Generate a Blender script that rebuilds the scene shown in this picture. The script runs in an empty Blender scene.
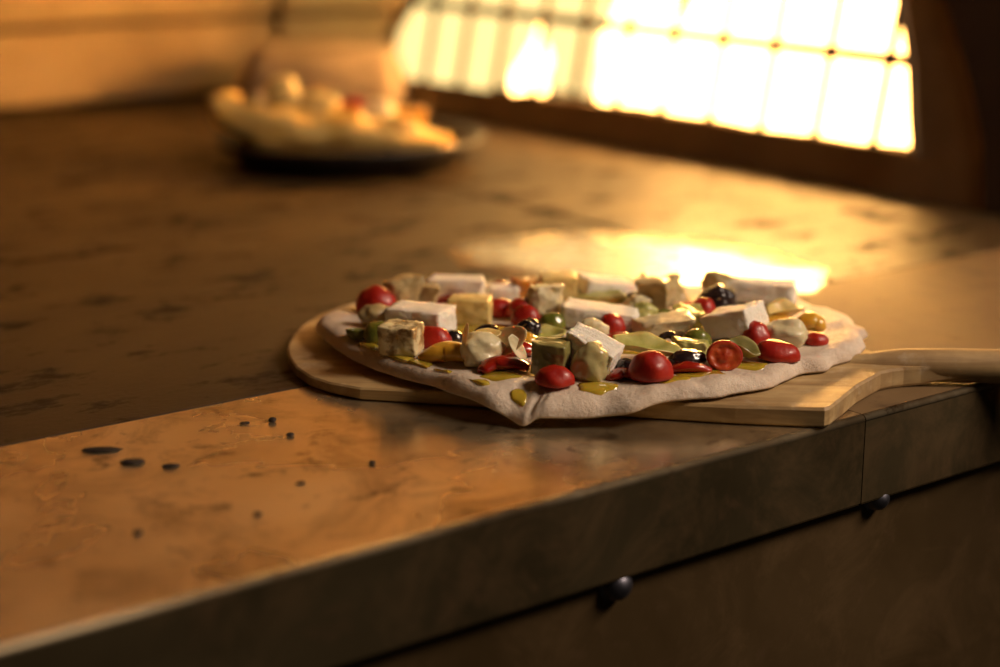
import bpy, bmesh, math, random
import numpy as np
from mathutils import Vector, Matrix, noise

# ------------------------------------------------------------------ measured camera
F = 1700.0                      # focal length in pixels of the 1000x667 frame
H = 0.28                        # camera height above the hearth
PITCH = math.atan(453 / F)
YAW = math.pi / 2 - math.atan2(2370, F * math.cos(PITCH) + 453 * math.sin(PITCH))
FW = Vector((math.sin(YAW) * math.cos(PITCH), math.cos(YAW) * math.cos(PITCH), -math.sin(PITCH)))
RT = Vector((math.cos(YAW), -math.sin(YAW), 0))
UP = RT.cross(FW)
EYE = Vector((0, 0, H))
FH = Vector((math.sin(YAW), math.cos(YAW), 0))      # horizontal viewing direction


def ray(x, y):
    return FW * F + RT * (x - 500) + UP * (333.5 - y)


def P(x, y, z=0.0):
    """point of the real plane at height z that the photograph shows at x, y"""
    d = ray(x, y)
    return EYE + d * ((z - H) / d.z)


def PY(x, y, Y):
    d = ray(x, y)
    return EYE + d * (Y / d.y)


def mpp(p):
    return (Vector(p) - EYE).dot(FW) / F


scene = bpy.context.scene
COL = scene.collection
rnd = random.Random(5)

# ------------------------------------------------------------------ materials


def new_mat(name):
    m = bpy.data.materials.new(name)
    m.use_nodes = True
    nt = m.node_tree
    b = nt.nodes['Principled BSDF']
    return m, nt, b


def N(nt, t, **kw):
    n = nt.nodes.new(t)
    for k, v in kw.items():
        setattr(n, k, v)
    return n


def coords(nt, scale=(1, 1, 1), rot=(0, 0, 0)):
    tc = N(nt, 'ShaderNodeTexCoord')
    mp = N(nt, 'ShaderNodeMapping')
    mp.inputs['Scale'].default_value = scale
    mp.inputs['Rotation'].default_value = rot
    nt.links.new(tc.outputs['Object'], mp.inputs['Vector'])
    return mp.outputs['Vector']


def noise_tex(nt, vec, scale, detail=4, rough=0.55, dist=0.0):
    n = N(nt, 'ShaderNodeTexNoise')
    n.inputs['Scale'].default_value = scale
    n.inputs['Detail'].default_value = detail
    n.inputs['Roughness'].default_value = rough
    n.inputs['Distortion'].default_value = dist
    nt.links.new(vec, n.inputs['Vector'])
    return n.outputs['Fac']


def ramp(nt, fac, stops):
    r = N(nt, 'ShaderNodeValToRGB')
    els = r.color_ramp.elements
    while len(els) < len(stops):
        els.new(0.5)
    for e, (p, c) in zip(els, stops):
        e.position = p
        e.color = (c, c, c, 1) if isinstance(c, (int, float)) else (*c, 1)
    nt.links.new(fac, r.inputs['Fac'])
    return r.outputs['Color']


def mixc(nt, fac, a, b, blend='MIX'):
    m = N(nt, 'ShaderNodeMix', data_type='RGBA', blend_type=blend)
    for sock, v in ((m.inputs['Factor'], fac), (m.inputs['A'], a), (m.inputs['B'], b)):
        if hasattr(v, 'is_output'):
            nt.links.new(v, sock)
        elif isinstance(v, (int, float)):
            sock.default_value = v
        else:
            sock.default_value = (*v, 1)
    # colour sockets of the RGBA mix are found by type
    return [o for o in m.outputs if o.type == 'RGBA'][0]


def mixrgb(nt, fac, a, b, blend='MIX'):
    m = N(nt, 'ShaderNodeMixRGB', blend_type=blend)
    for sock, v in ((m.inputs[0], fac), (m.inputs[1], a), (m.inputs[2], b)):
        if hasattr(v, 'is_output'):
            nt.links.new(v, sock)
        elif isinstance(v, (int, float)):
            sock.default_value = v
        else:
            sock.default_value = (*v, 1)
    return m.outputs[0]


def bump(nt, b, fac, strength, dist):
    n = N(nt, 'ShaderNodeBump')
    n.inputs['Strength'].default_value = strength
    n.inputs['Distance'].default_value = dist
    nt.links.new(fac, n.inputs['Height'])
    nt.links.new(n.outputs['Normal'], b.inputs['Normal'])


def simple(name, c1, c2, scale, rough=0.5, sss=0.0, sr=(0.004, 0.002, 0.001), coat=0.0, bstr=0.0, bscale=None, bdist=0.001,
           p1=0.35, p2=0.65, metal=0.0, dist=0.0, stretch=(1, 1, 1), c3=None, p3=0.8):
    m, nt, b = new_mat(name)
    v = coords(nt, stretch)
    f = noise_tex(nt, v, scale, 4, 0.6, dist)
    stops = [(p1, c1), (p2, c2)] + ([(p3, c3)] if c3 else [])
    col = ramp(nt, f, stops)
    nt.links.new(col, b.inputs['Base Color'])
    b.inputs['Roughness'].default_value = rough
    b.inputs['Metallic'].default_value = metal
    if sss:
        b.inputs['Subsurface Weight'].default_value = sss
        b.inputs['Subsurface Radius'].default_value = (1, 0.5, 0.25)
        b.inputs['Subsurface Scale'].default_value = sr[0]
    if coat:
        b.inputs['Coat Weight'].default_value = coat
        b.inputs['Coat Roughness'].default_value = 0.08
    if bstr:
        bump(nt, b, noise_tex(nt, v, bscale or scale * 4, 5, 0.65), bstr, bdist)
    return m


M = {}
M['feta'] = simple('feta_cheese', (.80, .74, .62), (.86, .81, .70), 90, .7, .25, (.003, 0, 0), 0, .9, 330, .0012)
M['cream'] = simple('artichoke_cream', (.62, .53, .30), (.72, .63, .40), 110, .42, .25, (.003, 0, 0), .25, .4, 260, .0009)
M['creamskin'] = simple('browned_cream', (.30, .19, .07), (.70, .60, .34), 95, .42, .2, (.003, 0, 0), .3, .4, 260, .0009, .42, .52)
M['potato'] = simple('yellow_potato', (.66, .48, .15), (.74, .58, .24), 90, .4, .25, (.003, 0, 0), .25, .3, 240, .0007)
M['tan'] = simple('artichoke_tan', (.45, .33, .14), (.60, .48, .25), 90, .42, .2, (.003, 0, 0), .25, .4, 240, .0009)
M['green'] = simple('artichoke_green', (.34, .33, .06), (.58, .54, .20), 70, .38, .25, (.003, 0, 0), .35, .3, 260, .0007, stretch=(1, 1, .5))
M['clove'] = simple('glassy_clove', (.42, .35, .15), (.52, .45, .22), 80, .25, .5, (.006, 0, 0), .7, .25, 200, .0007)
M['tomato'] = simple('tomato_skin', (.30, .005, .0025), (.42, .02, .005), 70, .42, .25, (.004, 0, 0), .12, .6, 110, .0010)
M['flesh'] = simple('tomato_flesh', (.40, .03, .008), (.52, .10, .02), 160, .35, .35, (.004, 0, 0), .25, .4, 200, .001)
M['redpep'] = simple('red_pepper', (.28, .007, .004), (.38, .022, .006), 80, .25, .25, (.004, 0, 0), .6, .3, 220, .0008)
M['yelpep'] = simple('yellow_pepper', (.62, .30, .02), (.72, .42, .05), 70, .28, .3, (.004, 0, 0), .6, .2, 220, .0006)
M['orange'] = simple('orange_pepper', (.58, .20, .015), (.66, .28, .03), 70, .3, .3, (.004, 0, 0), .5, .2, 220, .0006)
M['olive'] = simple('green_olive', (.10, .115, .012), (.20, .20, .03), 90, .25, .2, (.003, 0, 0), .7, .2, 200, .0006)
M['olivegrey'] = simple('green_pepper', (.20, .18, .05), (.30, .26, .10), 90, .3, .2, (.003, 0, 0), .5, .2, 200, .0006)
M['black'] = simple('black_olive', (.012, .007, .008), (.035, .018, .014), 120, .22, .0, coat=.7, bstr=.3, bscale=260, bdist=.0006)
M['char'] = simple('burnt_crumb', (.012, .008, .006), (.03, .02, .012), 200, .7, bstr=.5, bscale=400)
M['oil'], _nt, _b = new_mat('olive_oil')
_b.inputs['Base Color'].default_value = (.72, .52, .05, 1)
_b.inputs['Roughness'].default_value = .04
_b.inputs['Subsurface Weight'].default_value = .2
_b.inputs['Subsurface Scale'].default_value = .002
_b.inputs['Coat Weight'].default_value = 1.0
_b.inputs['Transmission Weight'].default_value = .45
_b.inputs['IOR'].default_value = 1.46

# dough: pale, floury, faint blotches
m, nt, b = new_mat('raw_dough')
v = coords(nt)
f1 = noise_tex(nt, v, 45, 5, .6)
f2 = noise_tex(nt, v, 240, 4, .6)
c = mixrgb(nt, ramp(nt, f1, [(.35, 0.0), (.7, 1.0)]), (.56, .44, .33), (.72, .61, .49))
c = mixrgb(nt, ramp(nt, f2, [(.6, 0.0), (.75, .35)]), c, (.48, .36, .25))
nt.links.new(c, b.inputs['Base Color'])
b.inputs['Roughness'].default_value = .6
b.inputs['Subsurface Weight'].default_value = .2
b.inputs['Subsurface Radius'].default_value = (1, .6, .35)
b.inputs['Subsurface Scale'].default_value = .004
bump(nt, b, noise_tex(nt, v, 110, 7, .7), .85, .0024)
M['dough'] = m

# peel wood: long grain along local X
m, nt, b = new_mat('peel_wood')
v = coords(nt, (6, 90, 90))
g = noise_tex(nt, v, 1.0, 6, .65, .6)
v2 = coords(nt)
blot = noise_tex(nt, v2, 16, 4, .6)
c = ramp(nt, g, [(.3, (.26, .155, .06)), (.5, (.46, .31, .135)), (.72, (.56, .41, .205))])
c = mixrgb(nt, ramp(nt, blot, [(.46, 0.0), (.66, .75)]), c, (.22, .13, .055))
fl = noise_tex(nt, v2, 60, 5, .7)
c = mixrgb(nt, ramp(nt, fl, [(.55, 0.0), (.75, .35)]), c, (.66, .58, .46))
nt.links.new(c, b.inputs['Base Color'])
b.inputs['Roughness'].default_value = .6
bump(nt, b, g, .3, .0012)
M['wood'] = m

# hearth stone: brown, sooty dark smears, one worn glossy spot
m, nt, b = new_mat('hearth_stone')
v = coords(nt)
n1 = noise_tex(nt, v, 5, 6, .65, .4)
vs = coords(nt, (.8, 1.5, 1))
n2 = noise_tex(nt, vs, 17, 7, .72, .1)
n3 = noise_tex(nt, v, 220, 4, .7)
c = ramp(nt, n1, [(.3, (.034, .019, .006)), (.5, (.064, .037, .012)), (.7, (.115, .069, .025))])
c = mixrgb(nt, ramp(nt, n2, [(.53, 0.0), (.60, .95)]), c, (.012, .007, .004))
c = mixrgb(nt, ramp(nt, n3, [(.3, .6), (.5, 0.0)]), c, (.05, .03, .017))
# darker towards the front left of the hearth
tcx = N(nt, 'ShaderNodeTexCoord')
sxx = N(nt, 'ShaderNodeSeparateXYZ')
nt.links.new(tcx.outputs['Object'], sxx.inputs[0])
m1 = N(nt, 'ShaderNodeMapRange')
for k_, v_ in ((1, .84), (2, 1.12), (3, 1.0), (4, 0.0)):
    m1.inputs[k_].default_value = v_
nt.links.new(sxx.outputs['Y'], m1.inputs[0])
m2 = N(nt, 'ShaderNodeMapRange')
for k_, v_ in ((1, .50), (2, .85), (3, 1.0), (4, 0.0)):
    m2.inputs[k_].default_value = v_
nt.links.new(sxx.outputs['X'], m2.inputs[0])
mm_ = N(nt, 'ShaderNodeMath', operation='MULTIPLY')
nt.links.new(m1.outputs[0], mm_.inputs[0])
nt.links.new(m2.outputs[0], mm_.inputs[1])
md = N(nt, 'ShaderNodeMath', operation='MULTIPLY')
nt.links.new(mm_.outputs[0], md.inputs[0])
nt.links.new(ramp(nt, n1, [(.25, 1.0), (.75, .55)]), md.inputs[1])
c = mixrgb(nt, md.outputs[0], c, (.03, .018, .009))
nt.links.new(c, b.inputs['Base Color'])
r = ramp(nt, n2, [(.54, .55), (.63, .85)])
nt.links.new(r, b.inputs['Roughness'])
nt.links.new(ramp(nt, n2, [(.54, .22), (.63, .05)]), b.inputs['Specular IOR Level'])
bump(nt, b, mixrgb(nt, .5, n2, n3), .35, .0022)
M['stone'] = m

# polished worn stone around the loading spot
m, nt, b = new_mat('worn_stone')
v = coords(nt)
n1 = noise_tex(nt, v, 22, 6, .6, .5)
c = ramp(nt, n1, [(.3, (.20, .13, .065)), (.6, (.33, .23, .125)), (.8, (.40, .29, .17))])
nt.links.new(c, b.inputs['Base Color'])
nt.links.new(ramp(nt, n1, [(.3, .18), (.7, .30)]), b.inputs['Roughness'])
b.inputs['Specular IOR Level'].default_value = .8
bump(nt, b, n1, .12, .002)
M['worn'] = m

# oven brick
m, nt, b = new_mat('refractory_wall')
v = coords(nt)
n1 = noise_tex(nt, v, 5, 6, .6, .3)
n2 = noise_tex(nt, v, 60, 5, .65)
c = ramp(nt, n1, [(.3, (.24, .15, .075)), (.5, (.38, .25, .13)), (.7, (.47, .325, .18))])
c = mixrgb(nt, ramp(nt, n2, [(.55, 0.0), (.8, .4)]), c, (.2, .12, .06))
nt.links.new(c, b.inputs['Base Color'])
b.inputs['Roughness'].default_value = .85
bump(nt, b, n2, .4, .004)
M['wall'] = m
M['vault'] = simple('sooty_vault', (.13, .085, .045), (.24, .16, .085), 5, .9, bstr=.3, bscale=40, bdist=.004)
M['mortar'] = simple('sooty_joint', (.05, .03, .017), (.09, .055, .03), 30, .95)
M['firebrick'] = simple('firebrick', (.62, .50, .34), (.72, .60, .43), 12, .9)
M['corner'] = simple('grey_refractory', (.34, .25, .16), (.44, .33, .22), 14, .85, bstr=.3, bscale=60, bdist=.004)
M['soot'] = simple('sooty_steel', (.14, .088, .040), (.20, .13, .062), 12, .7, bstr=.25, bscale=50, bdist=.002)
M['shadedark'] = simple('shade_black', (.022, .013, .008), (.04, .023, .013), 10, .85)  # near-black colour stands in for shade on the wall the fire misses
M['iron'] = simple('dark_iron', (.05, .03, .018), (.08, .05, .028), 30, .55, metal=.3)
M['pan'] = simple('black_pan', (.012, .009, .008), (.02, .015, .012), 40, .5, bstr=.1, bscale=60)
M['bolt'] = simple('bolt_steel', (.10, .10, .125), (.17, .17, .21), 60, .42, metal=1.0)
M['ember'] = simple('burning_log', (.06, .03, .015), (.16, .08, .03), 30, .9, bstr=.6, bscale=40, bdist=.006)
M['bread'] = simple('golden_crust', (.66, .38, .07), (.82, .58, .20), 28, .55, .15, (.004, 0, 0), 0, .5, 90, .002, c3=(.30, .13, .03), p3=.85)

# steel of the landing strip: brushed, heat-browned, smudged
def steel(name, base1, base2, r1, r2, smudge, metal=.92):
    m, nt, b = new_mat(name)
    v = coords(nt)
    n1 = noise_tex(nt, v, 7, 5, .6, .5)
    vb = coords(nt, (4, 160, 160))
    n2 = noise_tex(nt, vb, 1.0, 3, .6)
    n3 = noise_tex(nt, v, 38, 6, .7, .4)
    c = ramp(nt, n1, [(.35, base1), (.65, base2)])
    c = mixrgb(nt, ramp(nt, n3, [(.56, 0.0), (.68, smudge)]), c, (.10, .06, .03))
    c = mixrgb(nt, ramp(nt, noise_tex(nt, v, 16, 7, .72, .8), [(.48, 0.0), (.66, smudge * .7)]), c, (.17, .105, .05))
    nt.links.new(c, b.inputs['Base Color'])
    rr = ramp(nt, n1, [(.3, r1), (.7, r2)])
    nt.links.new(rr, b.inputs['Roughness'])
    b.inputs['Specular IOR Level'].default_value = .25
    b.inputs['Metallic'].default_value = metal
    bump(nt, b, n2, .05, .0006)
    return m


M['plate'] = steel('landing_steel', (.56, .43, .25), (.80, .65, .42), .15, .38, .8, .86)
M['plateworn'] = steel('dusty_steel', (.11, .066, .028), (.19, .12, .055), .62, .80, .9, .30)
M['lip'] = steel('lip_steel', (.042, .031, .014), (.066, .049, .023), .42, .6, .6, .5)
M['edgeglint'] = steel('edge_glint_steel', (.10, .075, .042), (.34, .28, .185), .34, .55, .9, .9)  # lighter colour carries the highlight along the front edge
M['panel'] = steel('base_steel', (.055, .034, .013), (.085, .053, .022), .4, .55, .5, .3)

def fire_mat(name, col, low, high):
    m, nt, b = new_mat(name)
    nt.nodes.remove(b)
    em = N(nt, 'ShaderNodeEmission')
    em.inputs['Color'].default_value = (*col, 1)
    tc = N(nt, 'ShaderNodeTexCoord')
    sx = N(nt, 'ShaderNodeSeparateXYZ')
    nt.links.new(tc.outputs['Object'], sx.inputs[0])
    mr = N(nt, 'ShaderNodeMapRange')
    for k, v in ((1, .17), (2, .22), (3, low), (4, high)):
        mr.inputs[k].default_value = v
    nt.links.new(sx.outputs['Z'], mr.inputs[0])
    nt.links.new(mr.outputs[0], em.inputs['Strength'])
    nt.links.new(em.outputs[0], nt.nodes['Material Output'].inputs['Surface'])
    return m


M['flame'] = fire_mat('flame', (1.0, .49, .125), 19.0, 230.0)
M['paleflame'] = fire_mat('pale_flame', (1.0, .70, .26), 1.7, 5.0)

# ------------------------------------------------------------------ object helpers


def link(name, bm, mat, parent=None, loc=None, rot=None, smooth=True, kind=None):
    bmesh.ops.recalc_face_normals(bm, faces=bm.faces)
    me = bpy.data.meshes.new(name)
    bm.to_mesh(me)
    bm.free()
    for p in me.polygons:
        p.use_smooth = smooth
    me.materials.append(M[mat])
    o = bpy.data.objects.new(name, me)
    COL.objects.link(o)
    if parent:
        o.parent = parent
    if loc is not None:
        o.location = loc
    if rot is not None:
        o.rotation_euler = rot
    if kind:
        o['kind'] = kind
    return o


def tag(o, label, cat, group=None, kind=None):
    o['label'] = label
    o['category'] = cat
    if group:
        o['group'] = group
    if kind:
        o['kind'] = kind
    return o


def empty(name, loc, rot=(0, 0, 0)):
    o = bpy.data.objects.new(name, None)
    o.empty_display_size = .02
    COL.objects.link(o)
    o.location = loc
    o.rotation_euler = rot
    return o


def box_into(bm, lo, hi, bev=0.0, seg=2):
    r = bmesh.ops.create_cube(bm, size=1.0)
    vs = r['verts']
    for v in vs:
        v.co = Vector([lo[i] + (v.co[i] + .5) * (hi[i] - lo[i]) for i in range(3)])
    if bev:
        es = list({e for v in vs for e in v.link_edges})
        bmesh.ops.bevel(bm, geom=es, offset=bev, segments=seg, affect='EDGES', profile=.5)


def tube_into(bm, pts, rad, seg=12, squash=1.0, cap=True):
    """tube along points; rad a number or list"""
    n = len(pts)
    rads = rad if isinstance(rad, (list, tuple)) else [rad] * n
    rings = []
    for i, p in enumerate(pts):
        t = (Vector(pts[min(i + 1, n - 1)]) - Vector(pts[max(i - 1, 0)])).normalized()
        ref = Vector((0, 0, 1)) if abs(t.z) < .9 else Vector((1, 0, 0))
        a = t.cross(ref).normalized()
        bb = a.cross(t).normalized()
        rings.append([bm.verts.new(Vector(p) + (a * math.cos(k * 2 * math.pi / seg) + bb * squash * math.sin(k * 2 * math.pi / seg)) * rads[i])
                      for k in range(seg)])
    for i in range(n - 1):
        for k in range(seg):
            bm.faces.new((rings[i][k], rings[i][(k + 1) % seg], rings[i + 1][(k + 1) % seg], rings[i + 1][k]))
    if cap:
        bm.faces.new(rings[0])
        bm.faces.new(rings[-1])


def jitter(bm, amp, scale, seed):
    off = Vector((seed * 7.13, seed * 3.7, seed * 1.9))
    bm.normal_update()
    for v in bm.verts:
        n = noise.noise_vector(v.co * scale + off)
        v.co = v.co + n * amp


def settle(bm):
    z = min(v.co.z for v in bm.verts)
    for v in bm.verts:
        v.co.z -= z


# ---- food shapes: real size (w, d, h) in metres, resting on z = 0


def s_block(w, d, h, seed, bev=.10, amp=.03, corner=.05, sub=3):
    bm = bmesh.new()
    bmesh.ops.create_cube(bm, size=1.0)
    rr = random.Random(seed)
    for v in bm.verts:
        v.co += Vector((rr.uniform(-1, 1), rr.uniform(-1, 1), rr.uniform(-.6, .6))) * corner
    bmesh.ops.subdivide_edges(bm, edges=bm.edges[:], cuts=sub, use_grid_fill=True)
    for v in bm.verts:
        q = v.co
        m_ = max(abs(q.x), abs(q.y), abs(q.z)) or 1
        rnd_ = q.normalized() * m_
        # round the edges only
        e = sorted((abs(q.x), abs(q.y), abs(q.z)))
        k = max(0.0, (e[1] / (e[2] or 1)) - .72) / .28
        v.co = q.lerp(q * (1 - (.10 + bev * .5) * k * k), min(1, bev * 5))
    s = Vector((w, d, h))
    for v in bm.verts:
        v.co = Vector((v.co.x * s.x, v.co.y * s.y, v.co.z * s.z))
    bmesh.ops.subdivide_edges(bm, edges=bm.edges[:], cuts=1, use_grid_fill=True)
    mm = min(w, d, h)
    jitter(bm, mm * amp * 2, 2.2 / mm, seed)
    jitter(bm, mm * amp, 7 / mm, seed + 3)
    if sub == 3:
        bmesh.ops.subdivide_edges(bm, edges=bm.edges[:], cuts=1, use_grid_fill=True)
        jitter(bm, mm * amp * .7, 16 / mm, seed + 5)
    settle(bm)
    return bm


def s_chunk(w, d, h, seed):
    return s_block(w, d, h, seed, bev=.2, amp=.045, corner=.22)


def s_lump(w, d, h, seed, amp=.105):
    bm = bmesh.new()
    bmesh.ops.create_icosphere(bm, subdivisions=4, radius=.5)
    for v in bm.verts:
        n = noise.noise(v.co * 2.6 + Vector((seed * 5.1, seed, seed * 2.3))) * amp * 2 + \
            noise.noise(v.co * 6 + Vector((seed, seed * 4.1, 2))) * amp
        v.co *= 1 + n
        if v.co.z < -.34:
            v.co.z = -.34 + (v.co.z + .34) * .2
        v.co = Vector((v.co.x * w, v.co.y * d, v.co.z * h / .86))
    settle(bm)
    return bm


def s_dome(w, d, h, seed):
    """half tomato or half olive, cut face down"""
    bm = bmesh.new()
    bmesh.ops.create_uvsphere(bm, u_segments=28, v_segments=20, radius=.5)
    for v in bm.verts:
        z = v.co.z
        if z < -.08:
            v.co.z = -.08 + (z + .08) * .25
        n = noise.noise(v.co * 3 + Vector((seed * 3.3, seed, 0))) * .10 + noise.noise(v.co * 8 + Vector((seed, seed * 2.2, 5))) * .04
        v.co *= 1 + n
        v.co = Vector((v.co.x * w, v.co.y * d, v.co.z * h / .68))
    settle(bm)
    return bm


def s_ring(w, d, h, seed):
    bm = bmesh.new()
    rr = random.Random(seed)
    seg, ms = 28, 12
    R, r_ = .34, .16
    rings = []
    for i in range(seg):
        a = i * 2 * math.pi / seg
        ca, sa = math.cos(a), math.sin(a)
        rings.append([bm.verts.new(((R + r_ * math.cos(t)) * ca * w, (R + r_ * math.cos(t)) * sa * d, (.5 + .5 * math.sin(t)) * h))
                      for t in [k * 2 * math.pi / ms for k in range(ms)]])
    for i in range(seg):
        for k in range(ms):
            bm.faces.new((rings[i][k], rings[(i + 1) % seg][k], rings[(i + 1) % seg][(k + 1) % ms], rings[i][(k + 1) % ms]))
    jitter(bm, min(w, d) * .05, 1.5 / w, seed)
    settle(bm)
    return bm


def s_bowl(w, d, h, seed):
    """hollow half of a stoned olive, open side up"""
    bm = bmesh.new()
    seg, nr = 26, 8
    out, inn = [], []
    for j in range(nr + 1):
        t = j / nr * math.pi / 2
        out.append([bm.verts.new((math.sin(t) * .5 * w * math.cos(a), math.sin(t) * .5 * d * math.sin(a), h * (1 - math.cos(t))))
                    for a in [k * 2 * math.pi / seg for k in range(seg)]] if j else [bm.verts.new((0, 0, 0))])
        inn.append([bm.verts.new((math.sin(t) * .33 * w * math.cos(a), math.sin(t) * .33 * d * math.sin(a), h * (1.0 - .62 * math.cos(t))))
                    for a in [k * 2 * math.pi / seg for k in range(seg)]] if j else [bm.verts.new((0, 0, h * .38))])
    for L in (out, inn):
        for k in range(seg):
            bm.faces.new((L[0][0], L[1][k], L[1][(k + 1) % seg]))
        for j in range(1, nr):
            for k in range(seg):
                bm.faces.new((L[j][k], L[j + 1][k], L[j + 1][(k + 1) % seg], L[j][(k + 1) % seg]))
    for k in range(seg):
        bm.faces.new((out[nr][k], inn[nr][k], inn[nr][(k + 1) % seg], out[nr][(k + 1) % seg]))
    jitter(bm, min(w, d) * .05, 1.5 / w, seed)
    settle(bm)
    return bm


def s_leaf(w, d, h, seed, curl=1.0):
    """artichoke leaf: a cupped, pointed petal with thickness; long axis local X"""
    bm = bmesh.new()
    nu, nv = 18, 10
    top, bot = [], []
    th = min(w, d, h) * .30
    for i in range(nu + 1):
        u = i / nu
        wid = (math.sin(math.pi * min(1, (u * .93 + .07))) ** .55)
        rt, rb = [], []
        for j in range(nv + 1):
            t = j / nv * 2 - 1
            x = (u - .5) * w
            y = t * .5 * d * wid
            z = h * (.72 * (t * wid) ** 2 * curl + .35 * (2 * u - 1) ** 2)
            z += noise.noise(Vector((x / w * 3, y / d * 3, seed * 2.2))) * h * .14
            tt = th * (1 - .75 * abs(t) ** 2) * (.45 + .55 * wid)
            rt.append(bm.verts.new((x, y, z + tt)))
            rb.append(bm.verts.new((x, y, z)))
        top.append(rt)
        bot.append(rb)
    for i in range(nu):
        for j in range(nv):
            bm.faces.new((top[i][j], top[i + 1][j], top[i + 1][j + 1], top[i][j + 1]))
            bm.faces.new((bot[i][j], bot[i][j + 1], bot[i + 1][j + 1], bot[i + 1][j]))
    for i in range(nu):
        for j in (0, nv):
            bm.faces.new((top[i][j], top[i + 1][j], bot[i + 1][j], bot[i][j]))
    for j in range(nv):
        for i in (0, nu):
            bm.faces.new((top[i][j], top[i][j + 1], bot[i][j + 1], bot[i][j]))
    settle(bm)
    return bm


def s_strip(w, d, h, seed):
    """soft pepper strip lying in a shallow arch; long axis local X"""
    bm = bmesh.new()
    pts, rads = [], []
    n = 16
    for i in range(n + 1):
        u = i / n
        pts.append(((u - .5) * w, noise.noise(Vector((u * 2.5, seed * 3.1, 0))) * d * .35, h * .42 * math.sin(math.pi * u) + h * .25))
        rads.append(d * .5 * (math.sin(math.pi * (u * .86 + .07)) ** .45))
    tube_into(bm, pts, rads, 16, squash=min(.9, h * .5 / (d * .5)))
    jitter(bm, min(d, h) * .12, 1.6 / max(d, h), seed)
    settle(bm)
    return bm


SHAPES = dict(block=s_block, chunk=s_chunk, lump=s_lump, dome=s_dome, ring=s_ring, bowl=s_bowl, leaf=s_leaf, strip=s_strip)
SURF = .0205
SC = 1.12


def put(shape, name, label, cat, mat, xc, yb, w, d, h, rz=0, roll=0, tip=0, zoff=0.0, seed=1, group=None, surf=None):
    """stand a thing on the surface: its near foot where the photo shows xc, yb; w, d, h in photo pixels at that distance"""
    if surf is None:
        surf = on_dough(xc, yb, zoff) - .0006
    p = P(xc, yb, surf + zoff)
    s = mpp(p)
    w, d, h = w * s * SC, d * s * SC, h * s * (1 + (SC - 1) * 1.3)
    a = math.radians(rz)
    half = .5 * (abs(w * math.sin(a)) + abs(d * math.cos(a)))
    p = p + FH * half * .85
    bm = SHAPES[shape](w, d, h, seed)
    o = link(name, bm, mat, loc=p, rot=(math.radians(tip), math.radians(-roll), -YAW + a))
    return tag(o, label, cat, group)


# ------------------------------------------------------------------ the oven
YF, YS, YB = .587, .816, 2.05           # counter edge, steel/stone boundary, back wall

# hearth slabs
bm = bmesh.new()
for (x0, x1, y0, y1) in ((-1.4, .905, YS, 2.3), (.909, 2.0, YS + .0, 2.3)):
    box_into(bm, (x0, y0, -.06), (x1, y1, 0.0), .0015, 1)
bmesh.ops.subdivide_edges(bm, edges=[e for e in bm.edges if e.calc_length() > .5], cuts=6, use_grid_fill=True)
link('floor', bm, 'stone', smooth=False, kind='structure')

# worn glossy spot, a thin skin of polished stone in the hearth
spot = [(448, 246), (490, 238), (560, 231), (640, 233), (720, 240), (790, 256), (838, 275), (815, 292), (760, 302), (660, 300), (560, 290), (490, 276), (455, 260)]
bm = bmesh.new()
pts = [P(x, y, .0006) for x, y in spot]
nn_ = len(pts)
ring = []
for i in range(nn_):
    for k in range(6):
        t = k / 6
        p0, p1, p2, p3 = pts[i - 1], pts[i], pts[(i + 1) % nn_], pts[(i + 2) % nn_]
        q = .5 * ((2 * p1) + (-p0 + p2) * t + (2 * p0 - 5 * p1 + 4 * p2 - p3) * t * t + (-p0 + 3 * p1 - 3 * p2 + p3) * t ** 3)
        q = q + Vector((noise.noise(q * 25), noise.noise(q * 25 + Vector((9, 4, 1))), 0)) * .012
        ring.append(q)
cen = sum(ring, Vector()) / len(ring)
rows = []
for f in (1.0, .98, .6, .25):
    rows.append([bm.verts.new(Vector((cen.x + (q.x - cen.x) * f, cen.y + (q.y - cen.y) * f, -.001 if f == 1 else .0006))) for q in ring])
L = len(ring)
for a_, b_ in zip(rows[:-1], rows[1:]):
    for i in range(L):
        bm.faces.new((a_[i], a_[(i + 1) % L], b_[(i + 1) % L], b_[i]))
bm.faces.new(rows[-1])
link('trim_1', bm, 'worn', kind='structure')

# back wall of big refractory blocks over recessed joints
bm = bmesh.new()
xs = [-1.4, -.75, -.05, .43, 1.132, 1.62, 2.0]


def lean(z):
    return .10 * z


rowz = [(.008, .098), (.106, .235), (.243, .38), (.388, .53)]
for ri, (z0, z1) in enumerate(rowz):
    for i in range(len(xs) - 1):
        sh = 0 if ri != 1 else .0
        x0, x1 = xs[i] + sh + .004, xs[i + 1] + sh - .004
        r = bmesh.ops.create_cube(bm, size=1.0)
        vs = r['verts']
        for v in vs:
            zz = z0 + (v.co.z + .5) * (z1 - z0)
            v.co = Vector((x0 + (v.co.x + .5) * (x1 - x0) + zz * .22, (YB + lean(zz) - .0) if v.co.y < 0 else YB + .16, zz))
        es = list({e for v in vs for e in v.link_edges})
        bmesh.ops.bevel(bm, geom=es, offset=.006, segments=2, affect='EDGES')
wb = link('wall_back', bm, 'wall', smooth=False, kind='structure')
bm = bmesh.new()
box_into(bm, (-1.4, YB + .075, 0), (2.2, YB + .18, .55))
link('trim_2', bm, 'mortar', smooth=False, kind='structure')

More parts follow.
